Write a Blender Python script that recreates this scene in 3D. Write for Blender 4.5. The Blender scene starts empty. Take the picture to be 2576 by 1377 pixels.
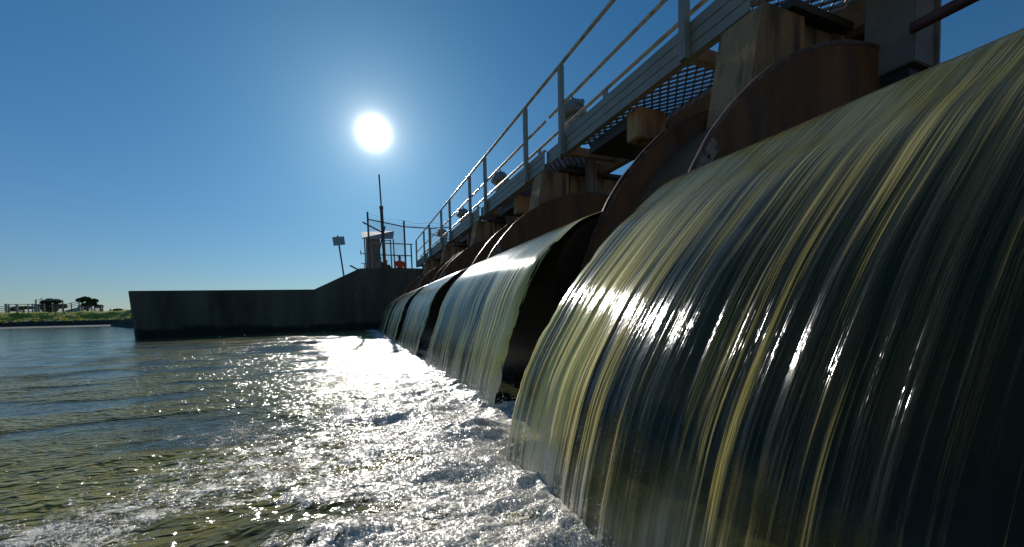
import bpy, bmesh, math, random
import numpy as np
from mathutils import Vector, Matrix, Quaternion
R = math.radians
random.seed(7); rng = np.random.default_rng(11)
S = bpy.context.scene
COL = S.collection

# ------------------------------------------------------------------ camera
CAMH = 0.58
def make_camera(a, p, r, f):
    a, p, r = R(a), R(p), R(r)
    fw = Vector((math.sin(a)*math.cos(p), math.cos(a)*math.cos(p), math.sin(p)))
    r0 = Vector((math.cos(a), -math.sin(a), 0)); u0 = r0.cross(fw)
    rt = r0*math.cos(r) - u0*math.sin(r); up = r0*math.sin(r) + u0*math.cos(r)
    cam = bpy.data.cameras.new('camera'); o = bpy.data.objects.new('camera', cam); COL.objects.link(o)
    o.matrix_world = Matrix(((rt.x, up.x, -fw.x, 0), (rt.y, up.y, -fw.y, 0), (rt.z, up.z, -fw.z, CAMH), (0, 0, 0, 1)))
    cam.sensor_width = 36; cam.lens = 36*f/2576; cam.shift_y = (830-688.5)/2576
    cam.clip_start = 0.02; cam.clip_end = 20000
    S.camera = o
make_camera(21.68, -2.36, 1.15, 1000)

# ------------------------------------------------------------------ world, sun, exposure
SUN_EL, SUN_AZ = R(23.2), R(3.34)
SV = Vector((math.sin(SUN_AZ)*math.cos(SUN_EL), math.cos(SUN_AZ)*math.cos(SUN_EL), math.sin(SUN_EL)))
W = bpy.data.worlds.new('World'); S.world = W; W.use_nodes = True
nt = W.node_tree; nt.nodes.clear()
sky = nt.nodes.new('ShaderNodeTexSky'); sky.sky_type = 'NISHITA'; sky.sun_disc = False
sky.sun_elevation = SUN_EL; sky.sun_rotation = SUN_AZ
sky.altitude = 0; sky.air_density = 1.0; sky.dust_density = 0.15; sky.ozone_density = 2.5
tint = nt.nodes.new('ShaderNodeMix'); tint.data_type = 'RGBA'; tint.blend_type = 'MULTIPLY'
tint.inputs[0].default_value = 1
nt.links.new(sky.outputs[0], tint.inputs[6])
bg = nt.nodes.new('ShaderNodeBackground'); bg.inputs[1].default_value = 0.061
nt.links.new(tint.outputs[2], bg.inputs[0])
# aureole of the sun disc and hazy air round it (direction based, part of the sky)
tc = nt.nodes.new('ShaderNodeTexCoord')
dot = nt.nodes.new('ShaderNodeVectorMath'); dot.operation = 'DOT_PRODUCT'; dot.inputs[1].default_value = SV
nt.links.new(tc.outputs['Generated'], dot.inputs[0])
def M(op, a, b=None, c=None, tree=nt, clamp=False):
    n = tree.nodes.new('ShaderNodeMath'); n.operation = op; n.use_clamp = clamp
    for i, v in enumerate((a, b, c)):
        if v is None: continue
        if isinstance(v, (int, float)): n.inputs[i].default_value = v
        else: tree.links.new(v, n.inputs[i])
    return n.outputs[0]
ang = M('ARCCOSINE', M('MINIMUM', dot.outputs['Value'], 0.999999))
deg = M('MULTIPLY', ang, 180/math.pi)
def fall(amp, sig): return M('MULTIPLY', M('EXPONENT', M('MULTIPLY', deg, -1/sig)), amp)
disc = M('MULTIPLY', M('EXPONENT', M('MULTIPLY', M('POWER', M('DIVIDE', deg, 1.15), 1.8), -1.0)), 6.0)
glow = M('ADD', M('ADD', fall(1.8, 1.2), fall(0.30, 4.6)), M('ADD', disc, fall(0.075, 18.0)))
bg2 = nt.nodes.new('ShaderNodeBackground'); bg2.inputs[0].default_value = (1.0, 0.97, 0.9, 1)
nt.links.new(glow, bg2.inputs[1])
sepz = nt.nodes.new('ShaderNodeSeparateXYZ'); nt.links.new(tc.outputs['Generated'], sepz.inputs[0])
tmix = nt.nodes.new('ShaderNodeMix'); tmix.data_type = 'RGBA'; tmix.inputs[6].default_value = (0.14, 0.84, 1.16, 1); tmix.inputs[7].default_value = (0.42, 0.62, 0.82, 1)
nt.links.new(M('EXPONENT', M('MULTIPLY', M('MAXIMUM', sepz.outputs[2], 0.0), -4.0)), tmix.inputs[0]); nt.links.new(tmix.outputs[2], tint.inputs[7])
bg3 = nt.nodes.new('ShaderNodeBackground'); bg3.inputs[0].default_value = (1.0, 0.42, 0.30, 1)      # dusty air low over the horizon
nt.links.new(M('MULTIPLY', M('EXPONENT', M('MULTIPLY', M('MAXIMUM', sepz.outputs[2], 0.0), -5.0)), 0.105), bg3.inputs[1])
add0 = nt.nodes.new('ShaderNodeAddShader'); nt.links.new(bg.outputs[0], add0.inputs[0]); nt.links.new(bg3.outputs[0], add0.inputs[1])
add = nt.nodes.new('ShaderNodeAddShader'); wo = nt.nodes.new('ShaderNodeOutputWorld')
nt.links.new(add0.outputs[0], add.inputs[0]); nt.links.new(bg2.outputs[0], add.inputs[1]); nt.links.new(add.outputs[0], wo.inputs[0])

sl = bpy.data.lights.new('sun', 'SUN'); sl.energy = 5.0; sl.angle = R(0.5); sl.color = (1.0, 0.95, 0.89)
so = bpy.data.objects.new('sun', sl); COL.objects.link(so); so.location = SV*50
so.rotation_euler = SV.to_track_quat('Z', 'Y').to_euler()

S.view_settings.view_transform = 'Standard'; S.view_settings.look = 'None'
S.view_settings.exposure = 0.0; S.view_settings.gamma = 1.0

# ------------------------------------------------------------------ materials
def mat(name, base, rough=0.6, metal=0.0, var=0.25, scale=4.0, bump=0.0, bscale=60.0, base2=None, spec=0.5, streak=False, stain=None):
    m = bpy.data.materials.new(name); m.use_nodes = True; t = m.node_tree
    b = t.nodes['Principled BSDF']; b.inputs['Roughness'].default_value = rough; b.inputs['Metallic'].default_value = metal
    b.inputs['Specular IOR Level'].default_value = spec
    co = t.nodes.new('ShaderNodeTexCoord'); mp = t.nodes.new('ShaderNodeMapping')
    t.links.new(co.outputs['Object'], mp.inputs[0])
    if streak: mp.inputs['Scale'].default_value = (1, 1, 0.18)
    n = t.nodes.new('ShaderNodeTexNoise'); n.inputs['Scale'].default_value = scale; n.inputs['Detail'].default_value = 6; n.inputs['Roughness'].default_value = 0.65
    t.links.new(mp.outputs[0], n.inputs['Vector'])
    r = t.nodes.new('ShaderNodeValToRGB'); t.links.new(n.outputs[0], r.inputs[0])
    r.color_ramp.elements[0].position = 0.32; r.color_ramp.elements[1].position = 0.68
    c2 = base2 if base2 else tuple(c*(1-var) for c in base)
    r.color_ramp.elements[0].color = (*c2, 1); r.color_ramp.elements[1].color = (*base, 1)
    out = r.outputs[0]
    if stain:
        n3 = t.nodes.new('ShaderNodeTexNoise'); n3.inputs['Scale'].default_value = scale*3.1; n3.inputs['Detail'].default_value = 8
        t.links.new(mp.outputs[0], n3.inputs['Vector'])
        r3 = t.nodes.new('ShaderNodeValToRGB'); t.links.new(n3.outputs[0], r3.inputs[0])
        r3.color_ramp.elements[0].position = 0.5; r3.color_ramp.elements[1].position = 0.62
        mx = t.nodes.new('ShaderNodeMix'); mx.data_type = 'RGBA'
        t.links.new(r3.outputs[0], mx.inputs[0]); t.links.new(out, mx.inputs[6]); mx.inputs[7].default_value = (*stain, 1)
        out = mx.outputs[2]
    t.links.new(out, b.inputs['Base Color'])
    if bump:
        n2 = t.nodes.new('ShaderNodeTexNoise'); n2.inputs['Scale'].default_value = bscale; n2.inputs['Detail'].default_value = 5
        t.links.new(co.outputs['Object'], n2.inputs['Vector'])
        bp = t.nodes.new('ShaderNodeBump'); bp.inputs['Strength'].default_value = bump; bp.inputs['Distance'].default_value = 0.02
        t.links.new(n2.outputs[0], bp.inputs['Height']); t.links.new(bp.outputs[0], b.inputs['Normal'])
    return m
CONC = mat('pier_concrete', (0.48, 0.31, 0.16), 0.85, base2=(0.24, 0.145, 0.072), scale=2.2, bump=0.5, bscale=25, streak=True, stain=(0.10, 0.075, 0.05))
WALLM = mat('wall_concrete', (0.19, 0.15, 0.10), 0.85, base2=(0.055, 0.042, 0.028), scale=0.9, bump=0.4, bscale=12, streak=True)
RUST = mat('rusty_steel', (0.26, 0.120, 0.052), 0.8, spec=0.2, base2=(0.10, 0.045, 0.019), scale=2.6, bump=0.15, bscale=30, streak=True, stain=(0.13, 0.075, 0.045))
RIM = mat('worn_rim', (0.16, 0.09, 0.055), 0.42, base2=(0.06, 0.032, 0.018), scale=5, bump=0.08, bscale=40, stain=(0.17, 0.11, 0.075))
ALU = mat('painted_steel', (0.31, 0.30, 0.25), 0.5, metal=0.15, var=0.25, scale=3, bump=0.08, bscale=120)
GALV = mat('galvanised_pipe', (0.52, 0.46, 0.38), 0.38, metal=0.55, var=0.2, scale=2.5, bump=0.03, bscale=100, stain=(0.33, 0.28, 0.22))
GRATE = mat('grating_steel', (0.30, 0.24, 0.20), 0.5, metal=0.3, var=0.3, scale=30)
CAST = mat('actuator_paint', (0.24, 0.27, 0.28), 0.45, var=0.3, scale=6, bump=0.1)
BEAM = mat('beam_paint', (0.40, 0.33, 0.25), 0.7, base2=(0.22, 0.17, 0.12), scale=5, bump=0.2, bscale=40)
DARKS = mat('dark_steel', (0.05, 0.045, 0.04), 0.5, var=0.4, scale=6, bump=0.2)
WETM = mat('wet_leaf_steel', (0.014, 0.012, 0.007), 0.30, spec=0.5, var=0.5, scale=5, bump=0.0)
POLEM = mat('weathered_pole', (0.16, 0.13, 0.12), 0.6, var=0.4, scale=8)
RUSTP = mat('rusty_pole', (0.17, 0.075, 0.06), 0.6, var=0.4, scale=8)
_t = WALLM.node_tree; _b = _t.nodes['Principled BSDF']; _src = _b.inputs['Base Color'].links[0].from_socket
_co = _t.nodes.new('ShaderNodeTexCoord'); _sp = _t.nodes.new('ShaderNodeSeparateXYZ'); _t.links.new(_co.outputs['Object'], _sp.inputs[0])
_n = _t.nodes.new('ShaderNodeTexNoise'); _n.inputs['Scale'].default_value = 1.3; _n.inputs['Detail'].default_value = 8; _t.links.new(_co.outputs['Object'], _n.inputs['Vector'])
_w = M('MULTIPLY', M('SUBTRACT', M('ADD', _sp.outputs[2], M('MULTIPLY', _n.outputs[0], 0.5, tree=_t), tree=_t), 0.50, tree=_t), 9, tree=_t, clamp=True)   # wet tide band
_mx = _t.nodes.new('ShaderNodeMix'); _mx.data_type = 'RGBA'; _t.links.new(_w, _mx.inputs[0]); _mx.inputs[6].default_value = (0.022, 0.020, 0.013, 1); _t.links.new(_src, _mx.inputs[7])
# lichen blotches and formwork joints
_v = _t.nodes.new('ShaderNodeTexNoise'); _v.inputs['Scale'].default_value = 2.6; _v.inputs['Detail'].default_value = 9; _t.links.new(_co.outputs['Object'], _v.inputs['Vector'])
_l = M('MULTIPLY', M('SUBTRACT', _v.outputs[0], 0.58, tree=_t), 9, tree=_t, clamp=True)
_m2 = _t.nodes.new('ShaderNodeMix'); _m2.data_type = 'RGBA'; _t.links.new(M('MULTIPLY', _l, M('MULTIPLY', _w, 0.2, tree=_t), tree=_t), _m2.inputs[0]); _t.links.new(_mx.outputs[2], _m2.inputs[6]); _m2.inputs[7].default_value = (0.22, 0.19, 0.13, 1)
_t.links.new(_m2.outputs[2], _b.inputs['Base Color'])
WHITE = mat('white_panel', (0.24, 0.235, 0.215), 0.6, var=0.2, scale=3)
SIGNM = mat('sign_back', (0.34, 0.38, 0.40), 0.45, metal=0.3, var=0.15, scale=5)
SEAL = mat('seal_strip_steel', (0.36, 0.27, 0.20), 0.55, base2=(0.20, 0.13, 0.08), scale=9, stain=(0.08, 0.05, 0.035))
BOLT = mat('bolt_steel', (0.45, 0.44, 0.42), 0.3, metal=0.8)

# ------------------------------------------------------------------ object helpers
def tag(o, label=None, cat=None, group=None, kind=None):
    if label: o['label'] = label
    if cat: o['category'] = cat
    if group: o['group'] = group
    if kind: o['kind'] = kind
    return o
def empty(name, loc, label=None, cat=None, group=None):
    o = bpy.data.objects.new(name, None); COL.objects.link(o); o.location = loc; o.empty_display_size = 0.1
    o['_l'] = list(loc); del o['_l']
    return tag(o, label, cat, group)
class MB:
    """collects shapes, world coordinates; build() makes one mesh object"""
    def __init__(s): s.v = []; s.f = []
    def add(s, vs, fs):
        n = len(s.v); s.v += [tuple(v) for v in vs]; s.f += [tuple(i+n for i in f) for f in fs]; return s
    def box(s, x0, x1, y0, y1, z0, z1):
        v = [(x0,y0,z0),(x1,y0,z0),(x1,y1,z0),(x0,y1,z0),(x0,y0,z1),(x1,y0,z1),(x1,y1,z1),(x0,y1,z1)]
        return s.add(v, [(3,2,1,0),(4,5,6,7),(0,1,5,4),(1,2,6,5),(2,3,7,6),(3,0,4,7)])
    def hexa(s, v): return s.add(v, [(3,2,1,0),(4,5,6,7),(0,1,5,4),(1,2,6,5),(2,3,7,6),(3,0,4,7)])
    def tube(s, pts, r, n=12, r2=None):
        pts = [Vector(p) for p in pts]; k = len(pts); vs = []; fs = []
        up = Vector((0,0,1))
        for i, p in enumerate(pts):
            d = (pts[min(i+1,k-1)] - pts[max(i-1,0)]).normalized()
            a = d.cross(up)
            if a.length < 1e-3: a = d.cross(Vector((1,0,0)))
            a.normalize(); b = a.cross(d)
            rr = r if r2 is None else r + (r2-r)*i/(k-1)
            for j in range(n):
                t = 2*math.pi*j/n; vs.append(p + a*math.cos(t)*rr + b*math.sin(t)*rr)
        for i in range(k-1):
            for j in range(n):
                j2 = (j+1) % n; fs.append((i*n+j, i*n+j2, (i+1)*n+j2, (i+1)*n+j))
        fs.append(tuple(range(n-1,-1,-1))); fs.append(tuple((k-1)*n+j for j in range(n)))
        return s.add(vs, fs)
    def extrude_y(s, prof, y0, y1):
        """closed xz profile extruded along y"""
        n = len(prof); vs = [(x,y0,z) for x,z in prof] + [(x,y1,z) for x,z in prof]
        fs = [(i,(i+1)%n,(i+1)%n+n,i+n) for i in range(n)] + [tuple(range(n-1,-1,-1)), tuple(range(n,2*n))]
        return s.add(vs, fs)
    def build(s, name, m, parent=None, smooth=False, bevel=0.0):
        me = bpy.data.meshes.new(name); me.from_pydata(s.v, [], s.f); me.update()
        bm = bmesh.new(); bm.from_mesh(me); bmesh.ops.recalc_face_normals(bm, faces=bm.faces)
        if bevel:
            ed = [e for e in bm.edges if len(e.link_faces) == 2 and e.calc_face_angle(0) > 0.6]
            bmesh.ops.bevel(bm, geom=ed, offset=bevel, segments=2, affect='EDGES', clamp_overlap=True)
        bm.to_mesh(me); bm.free()
        if smooth:
            for p in me.polygons: p.use_smooth = True
            try: me.set_sharp_from_angle(angle=R(40))
            except Exception: pass
        o = bpy.data.objects.new(name, me); COL.objects.link(o); me.materials.append(m)
        if parent:
            o.parent = parent
            me.transform(Matrix.Translation(-Vector(parent_world(parent))))
        return o
def parent_world(p):
    v = Vector(p.location)
    while p.parent: p = p.parent; v += Vector(p.location)
    return v
def origin(o, loc):
    o.data.transform(Matrix.Translation(-Vector(loc))); o.location = loc; return o
def copy_tree(o, parent=None):
    c = o.copy(); COL.objects.link(c)
    if parent: c.parent = parent
    for ch in list(o.children): copy_tree(ch, c)
    return c

# ------------------------------------------------------------------ numpy noise
_perm = rng.permutation(4096); _ga = rng.uniform(0, 2*np.pi, 4096)
def perlin(x, y, seed=0):
    xi = np.floor(x).astype(np.int64); yi = np.floor(y).astype(np.int64); xf = x-xi; yf = y-yi
    u = xf*xf*xf*(xf*(xf*6-15)+10); v = yf*yf*yf*(yf*(yf*6-15)+10)
    def g(ix, iy, dx, dy):
        h = _ga[_perm[(_perm[(ix+seed*131) & 4095] + iy) & 4095]]
        return np.cos(h)*dx + np.sin(h)*dy
    a = g(xi, yi, xf, yf); b = g(xi+1, yi, xf-1, yf); c = g(xi, yi+1, xf, yf-1); d = g(xi+1, yi+1, xf-1, yf-1)
    return (a + u*(b-a) + v*((c + u*(d-c)) - (a + u*(b-a))))*1.5
def fbm(x, y, o=4, seed=0, g=0.5):
    s = 0; a = 1
    for i in range(o): s = s + a*perlin(x*2**i, y*2**i, seed+i); a *= g
    return s
def sstep(a, b, x):
    t = np.clip((x-a)/(b-a), 0, 1); return t*t*(3-2*t)
def grid_mesh(name, P, m, attrs=None, uv=None, keep=None, smooth=True):
    ny, nx = P.shape[:2]
    idx = np.arange(ny*nx).reshape(ny, nx)
    q = np.stack([idx[:-1,:-1], idx[:-1,1:], idx[1:,1:], idx[1:,:-1]], -1).reshape(-1, 4)
    V = P.reshape(-1, 3)
    if keep is not None:
        q = q[keep.reshape(-1)]
        used = np.unique(q); mp = -np.ones(len(V), np.int64); mp[used] = np.arange(len(used))
        q = mp[q]; V = V[used]
        if attrs: attrs = {k: a.reshape(-1)[used] for k, a in attrs.items()}
        if uv is not None: uv = uv.reshape(-1, 2)[used]
    me = bpy.data.meshes.new(name); me.vertices.add(len(V)); me.vertices.foreach_set('co', V.astype(np.float32).ravel())
    me.loops.add(len(q)*4); me.loops.foreach_set('vertex_index', q.astype(np.int32).ravel())
    me.polygons.add(len(q)); me.polygons.foreach_set('loop_start', np.arange(0, len(q)*4, 4, dtype=np.int32))
    me.polygons.foreach_set('loop_total', np.full(len(q), 4, np.int32))
    me.update(calc_edges=True); me.validate()
    if smooth: me.polygons.foreach_set('use_smooth', np.ones(len(q), bool))
    for k, a in (attrs or {}).items():
        at = me.attributes.new(k, 'FLOAT', 'POINT'); at.data.foreach_set('value', a.reshape(-1).astype(np.float32))
    if uv is not None:
        ul = me.uv_layers.new(name='flow'); ul.data.foreach_set('uv', uv.reshape(-1,2)[q.ravel()].astype(np.float32).ravel())
    o = bpy.data.objects.new(name, me); COL.objects.link(o); me.materials.append(m)
    return o

# ------------------------------------------------------------------ water materials
def N(t, kind, **kw):
    n = t.nodes.new(kind)
    for k, v in kw.items(): setattr(n, k, v)
    return n
def noise_out(t, vec, scale, detail=3, rough=0.5, dist=0.0):
    n = N(t, 'ShaderNodeTexNoise'); n.inputs['Scale'].default_value = scale; n.inputs['Detail'].default_value = detail
    n.inputs['Roughness'].default_value = rough; n.inputs['Distortion'].default_value = dist
    t.links.new(vec, n.inputs['Vector']); return n.outputs[0]
def mapped(t, vec, sc):
    mp = N(t, 'ShaderNodeMapping'); mp.inputs['Scale'].default_value = sc; t.links.new(vec, mp.inputs[0]); return mp.outputs[0]

def river_material():
    m = bpy.data.materials.new('river_water'); m.use_nodes = True; t = m.node_tree; b = t.nodes['Principled BSDF']
    co = N(t, 'ShaderNodeTexCoord').outputs['Object']
    foam = N(t, 'ShaderNodeAttribute', attribute_name='foam').outputs['Fac']
    chop = N(t, 'ShaderNodeAttribute', attribute_name='chop').outputs['Fac']
    flat = mapped(t, co, (1, 1, 0.0))
    # bubbles: small domes
    vo = N(t, 'ShaderNodeTexVoronoi'); vo.inputs['Scale'].default_value = 78; t.links.new(flat, vo.inputs['Vector'])
    vo2 = N(t, 'ShaderNodeTexVoronoi'); vo2.inputs['Scale'].default_value = 190; t.links.new(flat, vo2.inputs['Vector'])
    dome = M('SQRT', M('SUBTRACT', 1.0, M('POWER', M('MINIMUM', M('MULTIPLY', vo.outputs['Distance'], 1.6), 1.0), 2.0, tree=t), tree=t), tree=t)
    # lacy foam mask
    n1 = noise_out(t, flat, 12, 7, 0.7, 0.8); n2 = noise_out(t, flat, 55, 3, 0.6)
    lace = M('ADD', M('MULTIPLY', n1, 0.7, tree=t), M('MULTIPLY', n2, 0.3, tree=t), tree=t)
    msk = M('MULTIPLY', M('SUBTRACT', M('ADD', foam, M('MULTIPLY', M('SUBTRACT', lace, 0.5, tree=t), 2.3, tree=t), tree=t), 0.46, tree=t), 4.0, tree=t, clamp=True)
    cr = N(t, 'ShaderNodeMix', data_type='RGBA'); t.links.new(msk, cr.inputs[0])
    olive = N(t, 'ShaderNodeMix', data_type='RGBA'); t.links.new(chop, olive.inputs[0])
    olive.inputs[6].default_value = (0.018, 0.026, 0.016, 1); olive.inputs[7].default_value = (0.18, 0.155, 0.022, 1)
    t.links.new(olive.outputs[2], cr.inputs[6]); fc = N(t, 'ShaderNodeMix', data_type='RGBA'); fc.inputs[6].default_value = (0.36, 0.33, 0.24, 1); t.links.new(M('MULTIPLY', dome, M('SUBTRACT', 1.25, M('MULTIPLY', vo2.outputs['Distance'], 0.9, tree=t), tree=t), tree=t, clamp=True), fc.inputs[0]); t.links.new(fc.outputs[2], cr.inputs[7]); fc.inputs[7].default_value = (0.82, 0.78, 0.68, 1)
    t.links.new(M('MULTIPLY', msk, 0.8, tree=t), b.inputs['Subsurface Weight']); b.inputs['Subsurface Radius'].default_value = (1, 0.9, 0.7); b.inputs['Subsurface Scale'].default_value = 0.006
    t.links.new(cr.outputs[2], b.inputs['Base Color'])
    b.inputs['IOR'].default_value = 1.33
    rg = N(t, 'ShaderNodeMix'); t.links.new(msk, rg.inputs[0]); rg.inputs[3].default_value = 0.30
    t.links.new(M('ADD', 0.05, M('MULTIPLY', M('MINIMUM', M('MULTIPLY', chop, 1.4, tree=t), 1.0, tree=t), 0.10, tree=t), tree=t), rg.inputs[2])
    t.links.new(rg.outputs[0], b.inputs['Roughness'])
    # ripples
    rp = mapped(t, co, (1.0, 1.6, 0))
    h = M('ADD', M('MULTIPLY', noise_out(t, rp, 5, 1, 0.5), M('ADD', 0.006, M('MULTIPLY', chop, 0.020, tree=t), tree=t), tree=t), M('MULTIPLY', noise_out(t, rp, 20, 1, 0.5, 0.5), M('ADD', 0.0008, M('MULTIPLY', chop, 0.0260, tree=t), tree=t), tree=t), tree=t)
    h = M('ADD', h, M('MULTIPLY', noise_out(t, rp, 52, 1, 0.5), M('ADD', 0.0001, M('MULTIPLY', chop, 0.0042, tree=t), tree=t), tree=t), tree=t)
    h = M('MULTIPLY', h, M('SUBTRACT', 1.0, M('MULTIPLY', msk, 0.55, tree=t), tree=t), tree=t)
    h = M('ADD', h, M('MULTIPLY', M('MULTIPLY', noise_out(t, flat, 45, 3, 0.6, 0.2), 0.004, tree=t), msk, tree=t), tree=t)
    hb = M('ADD', M('MULTIPLY', dome, 0.0120, tree=t), M('MULTIPLY', M('SUBTRACT', 1.0, vo2.outputs['Distance'], tree=t), 0.0010, tree=t), tree=t)
    h = M('ADD', h, M('MULTIPLY', hb, M('ADD', msk, M('MULTIPLY', chop, 0.12, tree=t), tree=t), tree=t), tree=t)
    bp = N(t, 'ShaderNodeBump'); bp.inputs['Strength'].default_value = 1.0; bp.inputs['Distance'].default_value = 1.0
    t.links.new(h, bp.inputs['Height']); t.links.new(bp.outputs[0], b.inputs['Normal'])
    return m
RIVER = river_material()

def curtain_material():
    m = bpy.data.materials.new('falling_water'); m.use_nodes = True; t = m.node_tree; b = t.nodes['Principled BSDF']
    out = t.nodes['Material Output']
    uv = N(t, 'ShaderNodeUVMap', uv_map='flow').outputs[0]
    thick = N(t, 'ShaderNodeAttribute', attribute_name='thick').outputs['Fac']
    fallf = N(t, 'ShaderNodeAttribute', attribute_name='fall').outputs['Fac']
    s1 = noise_out(t, mapped(t, uv, (16, 0.4, 1)), 1, 3, 0.6, 0.15)
    s2 = noise_out(t, mapped(t, uv, (80, 1.0, 1)), 1, 3, 0.6, 0.12)
    s = M('ADD', M('MULTIPLY', s1, 0.40, tree=t), M('MULTIPLY', s2, 0.60, tree=t), tree=t)
    turb = M('MULTIPLY', M('SUBTRACT', M('ADD', M('MULTIPLY', M('SUBTRACT', s, 0.5, tree=t), 2.6, tree=t), thick, tree=t), M('ADD', 0.06, M('MULTIPLY', fallf, 0.14, tree=t), tree=t), tree=t), 1.3, tree=t, clamp=True)
    aer = N(t, 'ShaderNodeAttribute', attribute_name='aer').outputs['Fac']
    s3 = noise_out(t, mapped(t, uv, (190, 2.6, 1)), 1, 2, 0.6, 0.2)
    turb = M('MULTIPLY', M('ADD', M('MULTIPLY', M('SUBTRACT', turb, 0.42, tree=t), M('ADD', 0.22, M('MULTIPLY', fallf, 1.45, tree=t), tree=t), tree=t), M('ADD', 0.30, M('MULTIPLY', M('SUBTRACT', s3, 0.5, tree=t), 1.9, tree=t), tree=t), tree=t), 1.0, tree=t, clamp=True)
    edge = N(t, 'ShaderNodeAttribute', attribute_name='edge').outputs['Fac']
    turb = M('MAXIMUM', turb, M('MULTIPLY', aer, s2, tree=t), tree=t)
    turb = M('MAXIMUM', turb, M('MULTIPLY', edge, M('ADD', 0.55, M('MULTIPLY', s2, 0.6, tree=t), tree=t), tree=t), tree=t)
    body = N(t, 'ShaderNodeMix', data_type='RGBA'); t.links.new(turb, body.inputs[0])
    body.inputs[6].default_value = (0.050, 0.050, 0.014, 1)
    hi = N(t, 'ShaderNodeMix', data_type='RGBA'); t.links.new(M('MAXIMUM', fallf, edge, tree=t), hi.inputs[0]); hi.inputs[6].default_value = (0.25, 0.26, 0.11, 1); hi.inputs[7].default_value = (0.97, 0.77, 0.22, 1)  # backlit gold of the lower sheet and near edge painted into the colour
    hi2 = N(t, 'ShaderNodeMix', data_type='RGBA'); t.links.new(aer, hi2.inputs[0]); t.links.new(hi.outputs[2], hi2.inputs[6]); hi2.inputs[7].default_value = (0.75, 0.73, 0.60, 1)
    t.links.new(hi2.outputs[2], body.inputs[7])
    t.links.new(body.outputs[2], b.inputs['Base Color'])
    b.inputs['Roughness'].default_value = 0.10; b.inputs['IOR'].default_value = 1.33
    b.inputs['Specular IOR Level'].default_value = 0
    t.links.new(turb, b.inputs['Subsurface Weight']); b.inputs['Subsurface Radius'].default_value = (1.0, 0.8, 0.3); b.inputs['Subsurface Scale'].default_value = 0.012
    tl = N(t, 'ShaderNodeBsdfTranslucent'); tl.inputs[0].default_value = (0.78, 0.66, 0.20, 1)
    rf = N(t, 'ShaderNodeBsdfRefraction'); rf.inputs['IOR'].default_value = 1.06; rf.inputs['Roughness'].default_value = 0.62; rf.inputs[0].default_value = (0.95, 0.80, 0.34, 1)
    tl0 = tl; tl = N(t, 'ShaderNodeMixShader'); tl.inputs[0].default_value = 0.6; t.links.new(tl0.outputs[0], tl.inputs[1]); t.links.new(rf.outputs[0], tl.inputs[2])
    tr = N(t, 'ShaderNodeBsdfTransparent'); tr.inputs[0].default_value = (0.62, 0.70, 0.48, 1)
    a = N(t, 'ShaderNodeMixShader'); t.links.new(M('ADD', M('MULTIPLY', turb, 0.28, tree=t), 0.04, tree=t), a.inputs[0])
    t.links.new(b.outputs[0], a.inputs[1]); t.links.new(tl.outputs[0], a.inputs[2])
    c = N(t, 'ShaderNodeMixShader')
    clear = M('MULTIPLY', M('MULTIPLY', M('SUBTRACT', 1.0, turb, tree=t), 0.8, tree=t), fallf, tree=t, clamp=True)
    t.links.new(clear, c.inputs[0]); t.links.new(a.outputs[0], c.inputs[1]); t.links.new(tr.outputs[0], c.inputs[2])
    gl = N(t, 'ShaderNodeBsdfGlossy'); gl.inputs['Roughness'].default_value = 0.13; gl.inputs[0].default_value = (1, 1, 1, 1)
    fr = N(t, 'ShaderNodeFresnel'); fr.inputs[0].default_value = 1.33
    d = N(t, 'ShaderNodeMixShader'); t.links.new(fr.outputs[0], d.inputs[0]); t.links.new(c.outputs[0], d.inputs[1]); t.links.new(gl.outputs[0], d.inputs[2])
    t.links.new(d.outputs[0], out.inputs[0])
    h = M('ADD', M('ADD', M('MULTIPLY', s1, 0.004, tree=t), M('MULTIPLY', s2, 0.0028, tree=t), tree=t), M('MULTIPLY', noise_out(t, mapped(t, uv, (45, 14, 1)), 1, 3, 0.6, 0.4), 0.0016, tree=t), tree=t)
    h = M('MULTIPLY', h, M('ADD', 0.08, M('MULTIPLY', M('POWER', fallf, 3.0, tree=t), 1.2, tree=t), tree=t), tree=t)
    h = M('ADD', h, M('MULTIPLY', noise_out(t, mapped(t, uv, (170, 5, 1)), 1, 2, 0.5), 0.0007, tree=t), tree=t)
    bp = N(t, 'ShaderNodeBump'); bp.inputs['Strength'].default_value = 1.0; bp.inputs['Distance'].default_value = 1.0
    t.links.new(h, bp.inputs['Height'])
    for sh in (b, tl0, rf, gl, fr): t.links.new(bp.outputs[0], sh.inputs['Normal'])
    return m
CURT = curtain_material()

# ------------------------------------------------------------------ terrain
def warp_axis(lo, f0, f1, hi, step, g):
    a = list(np.arange(f0, f1, step)); s = step; x = a[-1]
    while x < hi: s *= g; x += s; a.append(x)
    s = step; x = f0; b = []
    while x > lo: s *= g; x -= s; b.append(x)
    return np.array(b[::-1] + a)
gx = warp_axis(-4000, -62, 8, 4000, 0.5, 1.12); gy = warp_axis(-60, 16, 100, 6000, 0.45, 1.12)
X, Y = np.meshgrid(gx, gy)
foot = np.interp(X, [-400,-60,-45,-37,-31,-26,-18,-11,-7.4,-6.4], [76,78,82,82,79,60,44,33,22,19.1])
foot = foot + 0.8*perlin(X/3, X*0+3.3) + 0.35*perlin(X/0.9, X*0+9.1)
d = Y - foot
top = 2.05 + 0.35*sstep(-46,-34,X) - 0.45*sstep(-24,-10,X) + 0.22*fbm(X/6, Y/6, 3, 5)
bank = sstep(0, 0.9, d)*0.75 + sstep(0.7, 6, d)*(top-0.75) + 0.16*fbm(X/1.1, Y/1.1, 3, 7)*sstep(0.3, 2, d)
mudy = np.interp(X, [-400,-60,-40,-30,-24,-10], [44,49,51,56,62,70])
mudy = np.minimum(np.interp(X, [-60,-45,-36,-30,-26,-20], [50,51,62,66,61,70]), foot-0.5)
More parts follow.
